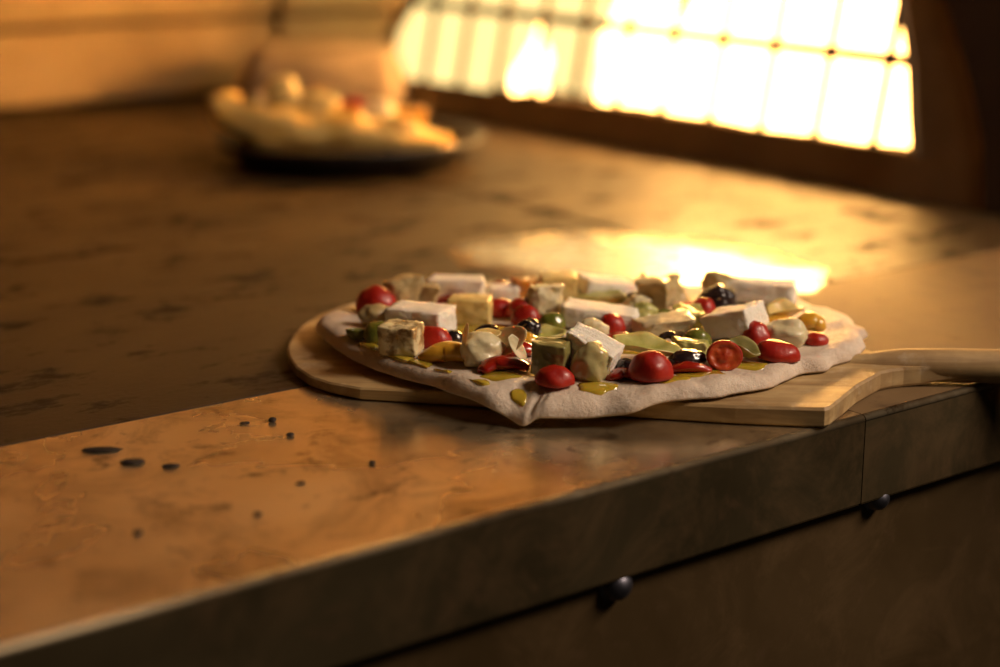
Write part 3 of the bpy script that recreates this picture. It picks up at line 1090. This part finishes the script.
# ------------------------------------------------------------------ toppings
GF, GA, GT, GO, GB, GP_ = ('feta blocks on the pizza', 'artichoke and potato pieces on the pizza', 'tomato pieces on the pizza', 'green olives on the pizza', 'black olives on the pizza', 'pepper strips on the pizza')
I = [
    # feta
    ('block', 'feta_cube', 'largest white feta block at the left front, its flat top pale yellow', 'feta', 'feta', 420, 340, 54, 38, 23, -22, 0, 0, .0, GF),
    ('block', 'feta_cube', 'blurred white feta block at the far left back edge of the pizza', 'feta', 'feta', 457, 301, 50, 30, 17, -8, 0, 0, .003, GF),
    ('block', 'feta_cube', 'white feta block at the back, dark against the bright floor', 'feta', 'feta', 606, 303, 50, 36, 16, 14, -10, 0, .001, GF),
    ('block', 'feta_cube', 'long white feta block in the middle behind the small round tomato', 'feta', 'feta', 600, 334, 66, 36, 19, -12, -6, 0, .0, GF),
    ('block', 'feta_cube', 'white feta slab tipped down to the right behind the glassy clove', 'feta', 'feta', 587, 371, 52, 30, 27, -24, -22, 8, .004, GF),
    ('block', 'feta_cube', 'white feta block propped up on tomatoes near the right side', 'feta', 'feta', 742, 342, 46, 44, 23, -32, 17, 0, .004, GF),
    ('block', 'feta_cube', 'white feta block at the right back with a greyish end', 'feta', 'feta', 765, 306, 62, 28, 18, -14, -2, 0, .002, GF),
    ('block', 'feta_cube', 'small white feta crumb at the back between tomatoes and the blurred block', 'feta', 'feta', 504, 304, 27, 22, 13, 8, 0, 0, .001, GF),
    # pale chunks
    ('block', 'artichoke_cube', 'cream cube with a brown patch in front of the largest feta block', 'artichoke', 'creamskin', 400, 359, 36, 28, 27, -14, 0, 0, .0, GA),
    ('block', 'potato_cube', 'yellow cube right behind the largest feta block', 'potato', 'potato', 470, 327, 38, 30, 23, -6, 0, 0, .0, GA),
    ('chunk', 'artichoke_chunk', 'pointed cream chunk behind the shiny green olive', 'artichoke', 'cream', 549, 322, 40, 30, 27, 12, 0, 0, .0, GA),
    ('lump', 'artichoke_slice', 'round cream slice standing behind the tipped feta slab', 'artichoke', 'cream', 592, 346, 28, 16, 23, 4, 0, 0, .0, GA),
    ('chunk', 'artichoke_chunk', 'cream chunk behind the black olive ring', 'artichoke', 'cream', 668, 339, 44, 26, 17, 10, 6, 0, .001, GA),
    ('lump', 'artichoke_chunk', 'pale greenish cream chunk at the right side beside the cut tomatoes', 'artichoke', 'cream', 789, 351, 42, 34, 23, -18, 0, 0, .0, GA),
    ('lump', 'garlic_clove', 'glassy tan clove glistening in front of the tipped feta slab', 'garlic', 'clove', 592, 385, 34, 28, 33, 8, 0, 0, .0, GA),
    ('chunk', 'artichoke_chunk', 'tan wedge at the left back beside the leftmost red tomato', 'artichoke', 'tan', 406, 309, 26, 24, 22, 18, 10, 0, .0, GA),
    ('chunk', 'artichoke_chunk', 'smaller tan wedge between the tan wedge and the blurred feta', 'artichoke', 'tan', 428, 308, 20, 20, 15, -12, 0, 0, .0, GA),
    ('block', 'potato_cube', 'yellow cube at the back edge just left of the backmost feta block', 'potato', 'potato', 558, 304, 31, 26, 23, 6, 0, 0, .0, GA),
    ('chunk', 'pepper_chunk', 'orange yellow chunk at the back behind the red tomatoes', 'pepper', 'orange', 529, 302, 26, 22, 17, 6, 0, 0, .0, GA),
    ('chunk', 'artichoke_chunk', 'tan chunk at the back dark against the bright floor', 'artichoke', 'tan', 662, 316, 36, 28, 28, -24, 12, 0, .0, GA),
    ('chunk', 'artichoke_chunk', 'small greenish tan peak at the back beside the bright floor patch', 'artichoke', 'tan', 654, 296, 24, 18, 15, 10, -14, 0, .002, GA),
    ('chunk', 'artichoke_chunk', 'tan green chunk behind the green olive in the middle', 'artichoke', 'green', 688, 332, 28, 22, 17, -16, 0, 0, .0, GA),
    ('lump', 'artichoke_heart', 'greenish tan artichoke piece topping the back right pile', 'artichoke', 'tan', 722, 298, 38, 26, 20, -10, -14, 0, .006, GA),
    ('lump', 'artichoke_heart', 'small tan piece behind the right back feta block', 'artichoke', 'tan', 750, 293, 34, 20, 11, -6, -4, 0, .002, GA),
    ('leaf', 'artichoke_leaf', 'light green cupped wedge resting over the round red tomato', 'artichoke', 'green', 648, 359, 64, 34, 17, -4, -6, 8, .007, GA),
    ('leaf', 'artichoke_leaf', 'shaded tan green wedge below the shiny green olive', 'artichoke', 'green', 551, 346, 32, 24, 14, 14, 12, 8, .001, GA),
    ('leaf', 'artichoke_leaf', 'yellow frilled leaf at the right beside the propped feta', 'artichoke', 'potato', 789, 325, 34, 26, 20, 14, 8, 6, .001, GA),
    ('lump', 'artichoke_chunk', 'green cream lump right of the long middle feta block', 'artichoke', 'green', 645, 327, 26, 22, 19, 0, 0, 0, .0, GA),
    ('lump', 'artichoke_chunk', 'pale lump on the small rise behind the long middle feta block', 'artichoke', 'cream', 638, 312, 24, 18, 13, 0, 0, 0, .003, GA),
    ('lump', 'artichoke_chunk', 'greenish tan lump between the two leftmost green olives and the red tomato', 'artichoke', 'tan', 377, 332, 34, 26, 21, 10, 0, 0, .0, GA),
    ('chunk', 'artichoke_chunk', 'pale chunk behind the black olive blob under the rear feta block', 'artichoke', 'green', 600, 308, 40, 22, 10, -10, 0, 0, .0, GA),
    # tomatoes
    ('dome', 'cherry_tomato_half', 'red cherry tomato half at the far left edge of the pizza', 'tomato', 'tomato', 377, 318, 37, 30, 25, -10, 12, 0, .0, GT),
    ('dome', 'cherry_tomato_half', 'deep red tomato half wedged under the largest feta block', 'tomato', 'tomato', 432, 352, 36, 26, 20, -10, 0, 0, .0, GT),
    ('dome', 'cherry_tomato_half', 'red tomato half beside the yellow cube', 'tomato', 'tomato', 500, 320, 26, 24, 17, 5, 0, 0, .0, GT),
    ('dome', 'cherry_tomato_half', 'red tomato half in the back row under the pointed cream chunk', 'tomato', 'tomato', 520, 321, 26, 24, 18, -5, 0, 0, .001, GT),
    ('dome', 'cherry_tomato_half', 'shiny red tomato half just above the round black olive', 'tomato', 'tomato', 526, 330, 28, 24, 19, -15, 0, 0, .001, GT),
    ('dome', 'cherry_tomato_half', 'small round red tomato in front of the long middle feta block', 'tomato', 'tomato', 612, 338, 25, 23, 19, 0, 0, 0, .0, GT),
    ('dome', 'cherry_tomato_half', 'red tomato half lying nearest the front edge of the dough', 'tomato', 'tomato', 555, 390, 36, 28, 18, 0, 0, 0, .0, GT),
    ('dome', 'cherry_tomato_half', 'round red tomato under the light green wedge', 'tomato', 'tomato', 652, 385, 40, 34, 26, 0, 0, 0, .0, GT),
    ('dome', 'cherry_tomato_half', 'dark red tomato under the propped feta block', 'tomato', 'tomato', 757, 352, 28, 26, 24, -8, 0, 0, .0, GT),
    ('dome', 'cherry_tomato_half', 'orange red tomato half at the right front edge', 'tomato', 'tomato', 778, 365, 42, 30, 18, -12, -6, 0, .0, GT),
    ('dome', 'cherry_tomato_half', 'orange red tomato piece among the pile at the right back', 'tomato', 'tomato', 688, 321, 26, 22, 15, 0, 0, 0, .0, GT),
    ('dome', 'cherry_tomato_half', 'dark red tomato piece under the backmost black olives', 'tomato', 'tomato', 704, 325, 26, 24, 22, 0, 0, 0, .0, GT),
    ('dome', 'cherry_tomato_half', 'red tomato scrap at the right end of the toppings', 'tomato', 'tomato', 818, 348, 22, 20, 11, -20, 0, 0, .0, GT),
    ('strip', 'red_pepper_strip', 'flat glossy red strip behind the nearest tomato half', 'pepper', 'redpep', 505, 377, 44, 24, 12, 12, 0, 0, .0, GP_),
    ('strip', 'red_pepper_strip', 'short red strip left of the green brown pepper piece', 'pepper', 'redpep', 521, 361, 28, 20, 13, 6, 0, 0, .0, GP_),
    ('strip', 'red_pepper_strip', 'orange red strip below the small round tomato', 'pepper', 'redpep', 619, 345, 32, 14, 8, 0, 0, 0, .001, GP_),
    ('strip', 'red_pepper_strip', 'dark red strip under the blurred left back feta block', 'pepper', 'redpep', 458, 308, 48, 18, 9, -6, 0, 0, .0, GP_),
    ('strip', 'red_pepper_strip', 'dark red scrap between the clove and the round tomato', 'pepper', 'redpep', 624, 383, 32, 18, 9, 8, 0, 0, .0, GP_),
    ('strip', 'red_pepper_strip', 'red strip behind the cut tomato half', 'pepper', 'redpep', 690, 376, 40, 16, 9, 4, 0, 0, .0, GP_),
    ('strip', 'red_pepper_strip', 'small orange scrap at the far right back', 'pepper', 'redpep', 811, 320, 14, 8, 6, 0, 0, 0, .0, GP_),
    ('strip', 'red_pepper_strip', 'small red scrap at the back left of the orange yellow chunk', 'pepper', 'redpep', 500, 291, 18, 12, 7, 0, 0, 0, .0, GP_),
    # peppers, yellow
    ('strip', 'yellow_pepper_strip', 'glossy golden pepper strip at the front left below the round artichoke', 'pepper', 'yelpep', 449, 368, 50, 26, 17, -6, 0, 0, .0, GP_),
    ('strip', 'yellow_pepper_strip', 'yellow pepper strip under the round black olive', 'pepper', 'yelpep', 527, 351, 24, 16, 13, 8, 0, 0, .0, GP_),
    ('strip', 'yellow_pepper_strip', 'yellow pepper strip in front of the long middle feta block', 'pepper', 'yelpep', 577, 331, 30, 14, 11, 14, 0, 0, .0, GP_),
    ('strip', 'yellow_pepper_strip', 'golden pepper strip at the right end below the frilled leaf', 'pepper', 'yelpep', 812, 334, 24, 18, 15, -14, 0, 0, .0, GP_),
    ('strip', 'yellow_pepper_strip', 'long tan yellow strip under the frilled leaf at the right', 'pepper', 'yelpep', 780, 331, 50, 18, 9, -6, 0, 0, .0, GP_),
    # green
    ('bowl', 'green_olive_half', 'small green olive half lying leftmost on the dough', 'olive', 'olive', 357, 343, 22, 18, 10, -6, 0, -8, .0, GO),
    ('dome', 'green_olive_half', 'green olive piece between the leftmost olive and the browned cream cube', 'olive', 'olive', 377, 346, 27, 24, 19, -8, 0, 0, .0, GO),
    ('dome', 'green_olive_half', 'shiny green olive half in the middle of the pizza', 'olive', 'olive', 552, 332, 26, 22, 15, 8, -4, 0, .002, GO),
    ('block', 'green_pepper_piece', 'big green brown pepper piece standing behind the nearest tomato half', 'pepper', 'olivegrey', 550, 380, 32, 24, 31, -16, -3, 0, .0, GO),
    ('dome', 'green_olive_half', 'green olive half behind the cut tomato with the core', 'olive', 'olive', 697, 350, 28, 22, 16, -8, -6, 0, .002, GO),
    ('leaf', 'green_olive_slice', 'folded green slice with a stem between the cut tomatoes', 'olive', 'olivegrey', 744, 360, 32, 22, 17, -22, -14, 10, .004, GO),
    ('leaf', 'green_olive_slice', 'green slice at the back behind the cream chunk', 'olive', 'olive', 670, 325, 30, 20, 12, 14, 10, 0, .0, GO),
    ('chunk', 'green_pepper_piece', 'green cream slice between the green wedge and the cut tomato', 'pepper', 'green', 693, 359, 30, 20, 13, -8, -6, 0, .0, GO),
    # black
    ('dome', 'black_olive_half', 'black olive half tucked under the corner of the largest feta block', 'olive', 'black', 451, 347, 24, 20, 13, -6, 0, 0, .001, GB),
    ('ring', 'black_olive_ring', 'black olive ring behind the round artichoke heart', 'olive', 'black', 487, 340, 24, 20, 8, 14, 16, 14, .003, GB),
    ('lump', 'black_olive_half', 'round black olive in the middle in front of the red tomatoes', 'olive', 'black', 529, 342, 22, 20, 19, 0, 0, 0, .002, GB),
    ('ring', 'black_olive_ring', 'black olive ring standing on the light green wedge', 'olive', 'black', 669, 347, 22, 22, 9, -10, -18, 60, .004, GB),
    ('lump', 'black_olive_half', 'wrinkled black olive left of the cut tomato half', 'olive', 'black', 688, 371, 34, 24, 16, 6, 6, 0, .001, GB),
    ('lump', 'black_olive_half', 'big dark olive heap at the back right of the pizza', 'olive', 'black', 718, 320, 36, 28, 27, 10, 0, 0, .0, GB),
    ('lump', 'black_olive_half', 'black olive scrap behind the long middle feta block', 'olive', 'black', 636, 307, 26, 18, 11, 14, 6, 0, .001, GB),
    ('lump', 'black_olive_half', 'black olive scrap under the tipped feta slab', 'olive', 'black', 572, 376, 14, 14, 9, 0, 0, 0, .0, GB),
    ('lump', 'black_olive_half', 'black olive scrap left of the round red tomato', 'olive', 'black', 626, 376, 20, 16, 13, 0, 0, 0, .001, GB),
]
for i, (shape, name, label, cat, mat, xc, yb, w, d, h, rz, roll, tip, zo, grp) in enumerate(I):
    put(shape, name, label, cat, mat, xc, yb, w, d, h, rz, roll, tip, zo, seed=i + 1, group=grp)

# the cut tomato half with its core showing: skin and flesh
p = P(726, 374, on_dough(726, 374))
s = mpp(p)
tom = empty('cherry_tomato_half', p + FH * .008, (math.radians(0), 0, -YAW))
tag(tom, 'cut cherry tomato half facing front with its orange core showing', 'tomato', GT)
R0, Rz = 18.5 * s, 14.5 * s
bm = bmesh.new()
seg, nr = 30, 9
rows = []
for j in range(nr + 1):
    t = j / nr * math.pi / 2
    rows.append([bm.verts.new((math.cos(t) * R0 * math.cos(k * 2 * math.pi / seg) if j < nr else R0 * .02 * math.cos(k * 2 * math.pi / seg), math.sin(t) * .012,
                               Rz + (math.cos(t) if j < nr else .02) * Rz * math.sin(k * 2 * math.pi / seg))) for k in range(seg)])
rim2 = [bm.verts.new((R0 * .93 * math.cos(k * 2 * math.pi / seg), -.0008, Rz + .93 * Rz * math.sin(k * 2 * math.pi / seg))) for k in range(seg)]
for a_, b_ in zip([rim2] + rows[:-1], rows):
    for k in range(seg):
        bm.faces.new((a_[k], a_[(k + 1) % seg], b_[(k + 1) % seg], b_[k]))
bm.faces.new(rows[-1])
for v in bm.verts:
    v.co.y += (v.co.z - Rz) * .35
sk = link('skin', bm, 'tomato', parent=tom)
bm = bmesh.new()
rows = []
for f, dy in ((.95, -.0006), (.86, -.0010), (.74, -.0007), (.62, -.0001), (.48, -.0001), (.36, -.0006), (.18, -.0010), (.02, -.0010)):
    rows.append([bm.verts.new((R0 * f * math.cos(k * 2 * math.pi / seg), dy + .35 * f * Rz * math.sin(k * 2 * math.pi / seg), Rz + f * Rz * math.sin(k * 2 * math.pi / seg))) for k in range(seg)])
for a_, b_ in zip(rows[:-1], rows[1:]):
    for k in range(seg):
        bm.faces.new((a_[k], a_[(k + 1) % seg], b_[(k + 1) % seg], b_[k]))
bm.faces.new(rows[-1])
jitter(bm, .0007, 350, 3)
fo = link('flesh', bm, 'flesh', parent=tom)
fo['label'] = 'orange red cut flesh with a paler core'

# artichoke heart with petals: a knobbly body, upright petal and side leaves
p = P(481, 371, on_dough(481, 371))
s = mpp(p)
heart = empty('artichoke_heart', p + FH * .011, (0, 0, -YAW))
tag(heart, 'pale artichoke heart with loose petals in front of the black olive ring', 'artichoke', GA)
link('body', s_lump(44 * s, 34 * s, 32 * s, 77, .12), 'cream', parent=heart)
bm = s_leaf(24 * s, 12 * s, 4 * s, 5, .6)
link('petal', bm, 'cream', parent=heart, loc=(-14 * s, -.003, 34 * s), rot=(.1, math.radians(-80), .4))
bm = s_leaf(42 * s, 28 * s, 9 * s, 8, .7)
link('petal', bm, 'tan', parent=heart, loc=(30 * s, .004, 24 * s), rot=(math.radians(60), math.radians(-32), -.2))
bm = s_leaf(32 * s, 14 * s, 5 * s, 9, .7)
link('petal', bm, 'cream', parent=heart, loc=(36 * s, -.001, 18 * s), rot=(math.radians(50), math.radians(58), 0))
bm = s_leaf(30 * s, 18 * s, 7 * s, 11, .8)
link('petal', bm, 'potato', parent=heart, loc=(6 * s, .004, 28 * s), rot=(math.radians(20), math.radians(-6), .2))

# ------------------------------------------------------------------ the pan at the back with its food
pc = P(351, 161, 0)
pan = empty('black_pan', pc)
tag(pan, 'shallow round black pan on the stone hearth at the back', 'pan')
bm = bmesh.new()
prof_ = [(.0, .006), (.100, .006), (.106, .008), (.131, .0275), (.137, .0290), (.139, .0275), (.137, .023), (.112, .001), (.104, 0.0), (.0, 0.0)]
seg = 48
rows = []
for r_, z in prof_:
    rows.append([bm.verts.new((max(r_, .001) * math.cos(k * 2 * math.pi / seg), max(r_, .001) * math.sin(k * 2 * math.pi / seg), z)) for k in range(seg)])
for a_, b_ in zip(rows[:-1], rows[1:]):
    for k in range(seg):
        bm.faces.new((a_[k], a_[(k + 1) % seg], b_[(k + 1) % seg], b_[k]))
bm.faces.new(rows[0])
bm.faces.new(rows[-1])
link('dish', bm, 'pan', parent=pan)

# golden flatbread: long folded piece, left end turned up
bm = bmesh.new()
sp = mpp(pc)
prof_px = [(-139, 40, 62), (-130, 18, 62), (-112, 4, 58), (-90, -6, 52), (-60, -8, 48), (-25, -8, 43), (10, -8, 38), (45, -8, 30), (72, -7, 19), (90, -6, 8), (98, -5, -1)]
rings = []
for (x, zb, zt) in prof_px:
    zc, hh = (zb + zt) / 2, (zt - zb) / 2
    dep_ = 52 * (1 - (abs(x) / 150) ** 2) ** .5
    ring = []
    for k in range(20):
        a_ = k * 2 * math.pi / 20
        ring.append(bm.verts.new(Vector((x * sp, math.copysign(abs(math.sin(a_)) ** .6, math.sin(a_)) * dep_ * sp * .70, (zc + 8 + .86 * hh * math.copysign(abs(math.cos(a_)) ** .65, math.cos(a_))) * sp * .80))))
    rings.append(ring)
for r0_, r1_ in zip(rings[:-1], rings[1:]):
    for k in range(20):
        bm.faces.new((r0_[k], r0_[(k + 1) % 20], r1_[(k + 1) % 20], r1_[k]))
bm.faces.new(rings[0])
bm.faces.new(rings[-1])
bmesh.ops.subdivide_edges(bm, edges=bm.edges[:], cuts=1, use_grid_fill=True)
jitter(bm, .010, 38, 3)
jitter(bm, .004, 110, 9)
settle(bm)
fb = link('flatbread', bm, 'bread', loc=pc + Vector((0, 0, .0065)), rot=(0, 0, -YAW))
tag(fb, 'golden folded flatbread heaped in the black pan with its left end turned up', 'flatbread')

GB2 = 'toppings on the flatbread in the pan'
back = [
    ('dome', 'cherry_tomato_half', 'bright red tomato on the left end of the flatbread in the pan', 'tomato', 'tomato', 253, 127, 20, 14, 19, 0.034),
    ('lump', 'cheese_chunk', 'pale chunk standing highest on the flatbread in the pan', 'cheese', 'potato', 281, 112, 34, 24, 29, 0.052),
    ('lump', 'cheese_chunk', 'cream lump left of the pink tomato on the flatbread', 'cheese', 'potato', 318, 120, 38, 26, 23, 0.044),
    ('dome', 'cherry_tomato_half', 'pinkish red tomato on top of the flatbread in the pan', 'tomato', 'tomato', 352, 114, 28, 20, 12, 0.047),
    ('lump', 'cheese_chunk', 'pale lump right of the pink tomato on the flatbread', 'cheese', 'cream', 378, 124, 30, 22, 19, 0.037),
    ('lump', 'cheese_chunk', 'white lump in the middle front of the flatbread', 'cheese', 'cream', 327, 141, 28, 16, 19, 0.024),
    ('lump', 'pepper_chunk', 'dull yellow lump at the front middle of the flatbread', 'pepper', 'yelpep', 352, 148, 36, 18, 32, 0.018),
    ('lump', 'pepper_chunk', 'browned golden lump at the right of the flatbread', 'pepper', 'bread', 398, 150, 44, 20, 29, 0.016),
    ('lump', 'pepper_chunk', 'golden lump under the bright red tomato on the flatbread', 'pepper', 'yelpep', 262, 150, 46, 20, 26, .010),
    ('chunk', 'cheese_chunk', 'cream piece between the bright red tomato and the highest pale chunk', 'cheese', 'cream', 270, 116, 26, 20, 18, .040),
    ('chunk', 'pepper_chunk', 'yellow piece right of the highest pale chunk on the flatbread', 'pepper', 'yelpep', 303, 121, 28, 20, 20, .036),
    ('lump', 'cheese_chunk', 'pale yellow lump at the front right of the flatbread centre', 'cheese', 'potato', 376, 150, 30, 16, 26, .012),
    ('chunk', 'pepper_chunk', 'golden piece on the right slope of the flatbread', 'pepper', 'yelpep', 404, 134, 34, 20, 20, .022),
    ('lump', 'pepper_chunk', 'flat golden lump at the right tip of the flatbread', 'pepper', 'yelpep', 432, 155, 44, 18, 14, .010),
    ('lump', 'pepper_chunk', 'orange brown lump at the left front of the flatbread', 'pepper', 'orange', 302, 146, 34, 16, 27, 0.018),
]
for i, (shape, name, label, cat, mat, xc, yb, w, d, h, zo) in enumerate(back):
    put(shape, name, label, cat, mat, xc, yb, w, d, h, rnd.uniform(-20, 20), 0, 0, 0, seed=200 + i, group=GB2, surf=zo)

# ------------------------------------------------------------------ light
ld = bpy.data.lights.new('kitchen_lamp', 'AREA')
ld.shape = 'RECTANGLE'
ld.size, ld.size_y = .6, .35
ld.energy = 23.0
ld.color = (1.0, .77, .58)
lo = bpy.data.objects.new('kitchen_lamp', ld)
COL.objects.link(lo)
lo.location = (1.35, -.2, .98)
lo.rotation_euler = (Vector((.62, .72, 0)) - Vector(lo.location)).to_track_quat('-Z', 'Y').to_euler()

w = bpy.data.worlds.new('kitchen_gloom')
scene.world = w
w.use_nodes = True
w.node_tree.nodes['Background'].inputs[0].default_value = (1.0, .72, .48, 1)
w.node_tree.nodes['Background'].inputs[1].default_value = .012

# ------------------------------------------------------------------ camera
cd = bpy.data.cameras.new('camera')
cd.sensor_width = 36
cd.lens = F / 1000 * 36
cd.clip_start = .01
cd.dof.use_dof = True
cd.dof.focus_distance = .935
cd.dof.aperture_fstop = 3.0
cam = bpy.data.objects.new('camera', cd)
COL.objects.link(cam)
cam.location = EYE
cam.rotation_euler = (math.pi / 2 - PITCH, 0, -YAW)
scene.camera = cam

scene.view_settings.view_transform = 'Standard'
scene.view_settings.look = 'None'
scene.view_settings.gamma = 1
scene.view_settings.exposure = 0
scene.view_settings.use_curve_mapping = False
scene.cycles.max_bounces = 8
scene.cycles.sample_clamp_indirect = 12
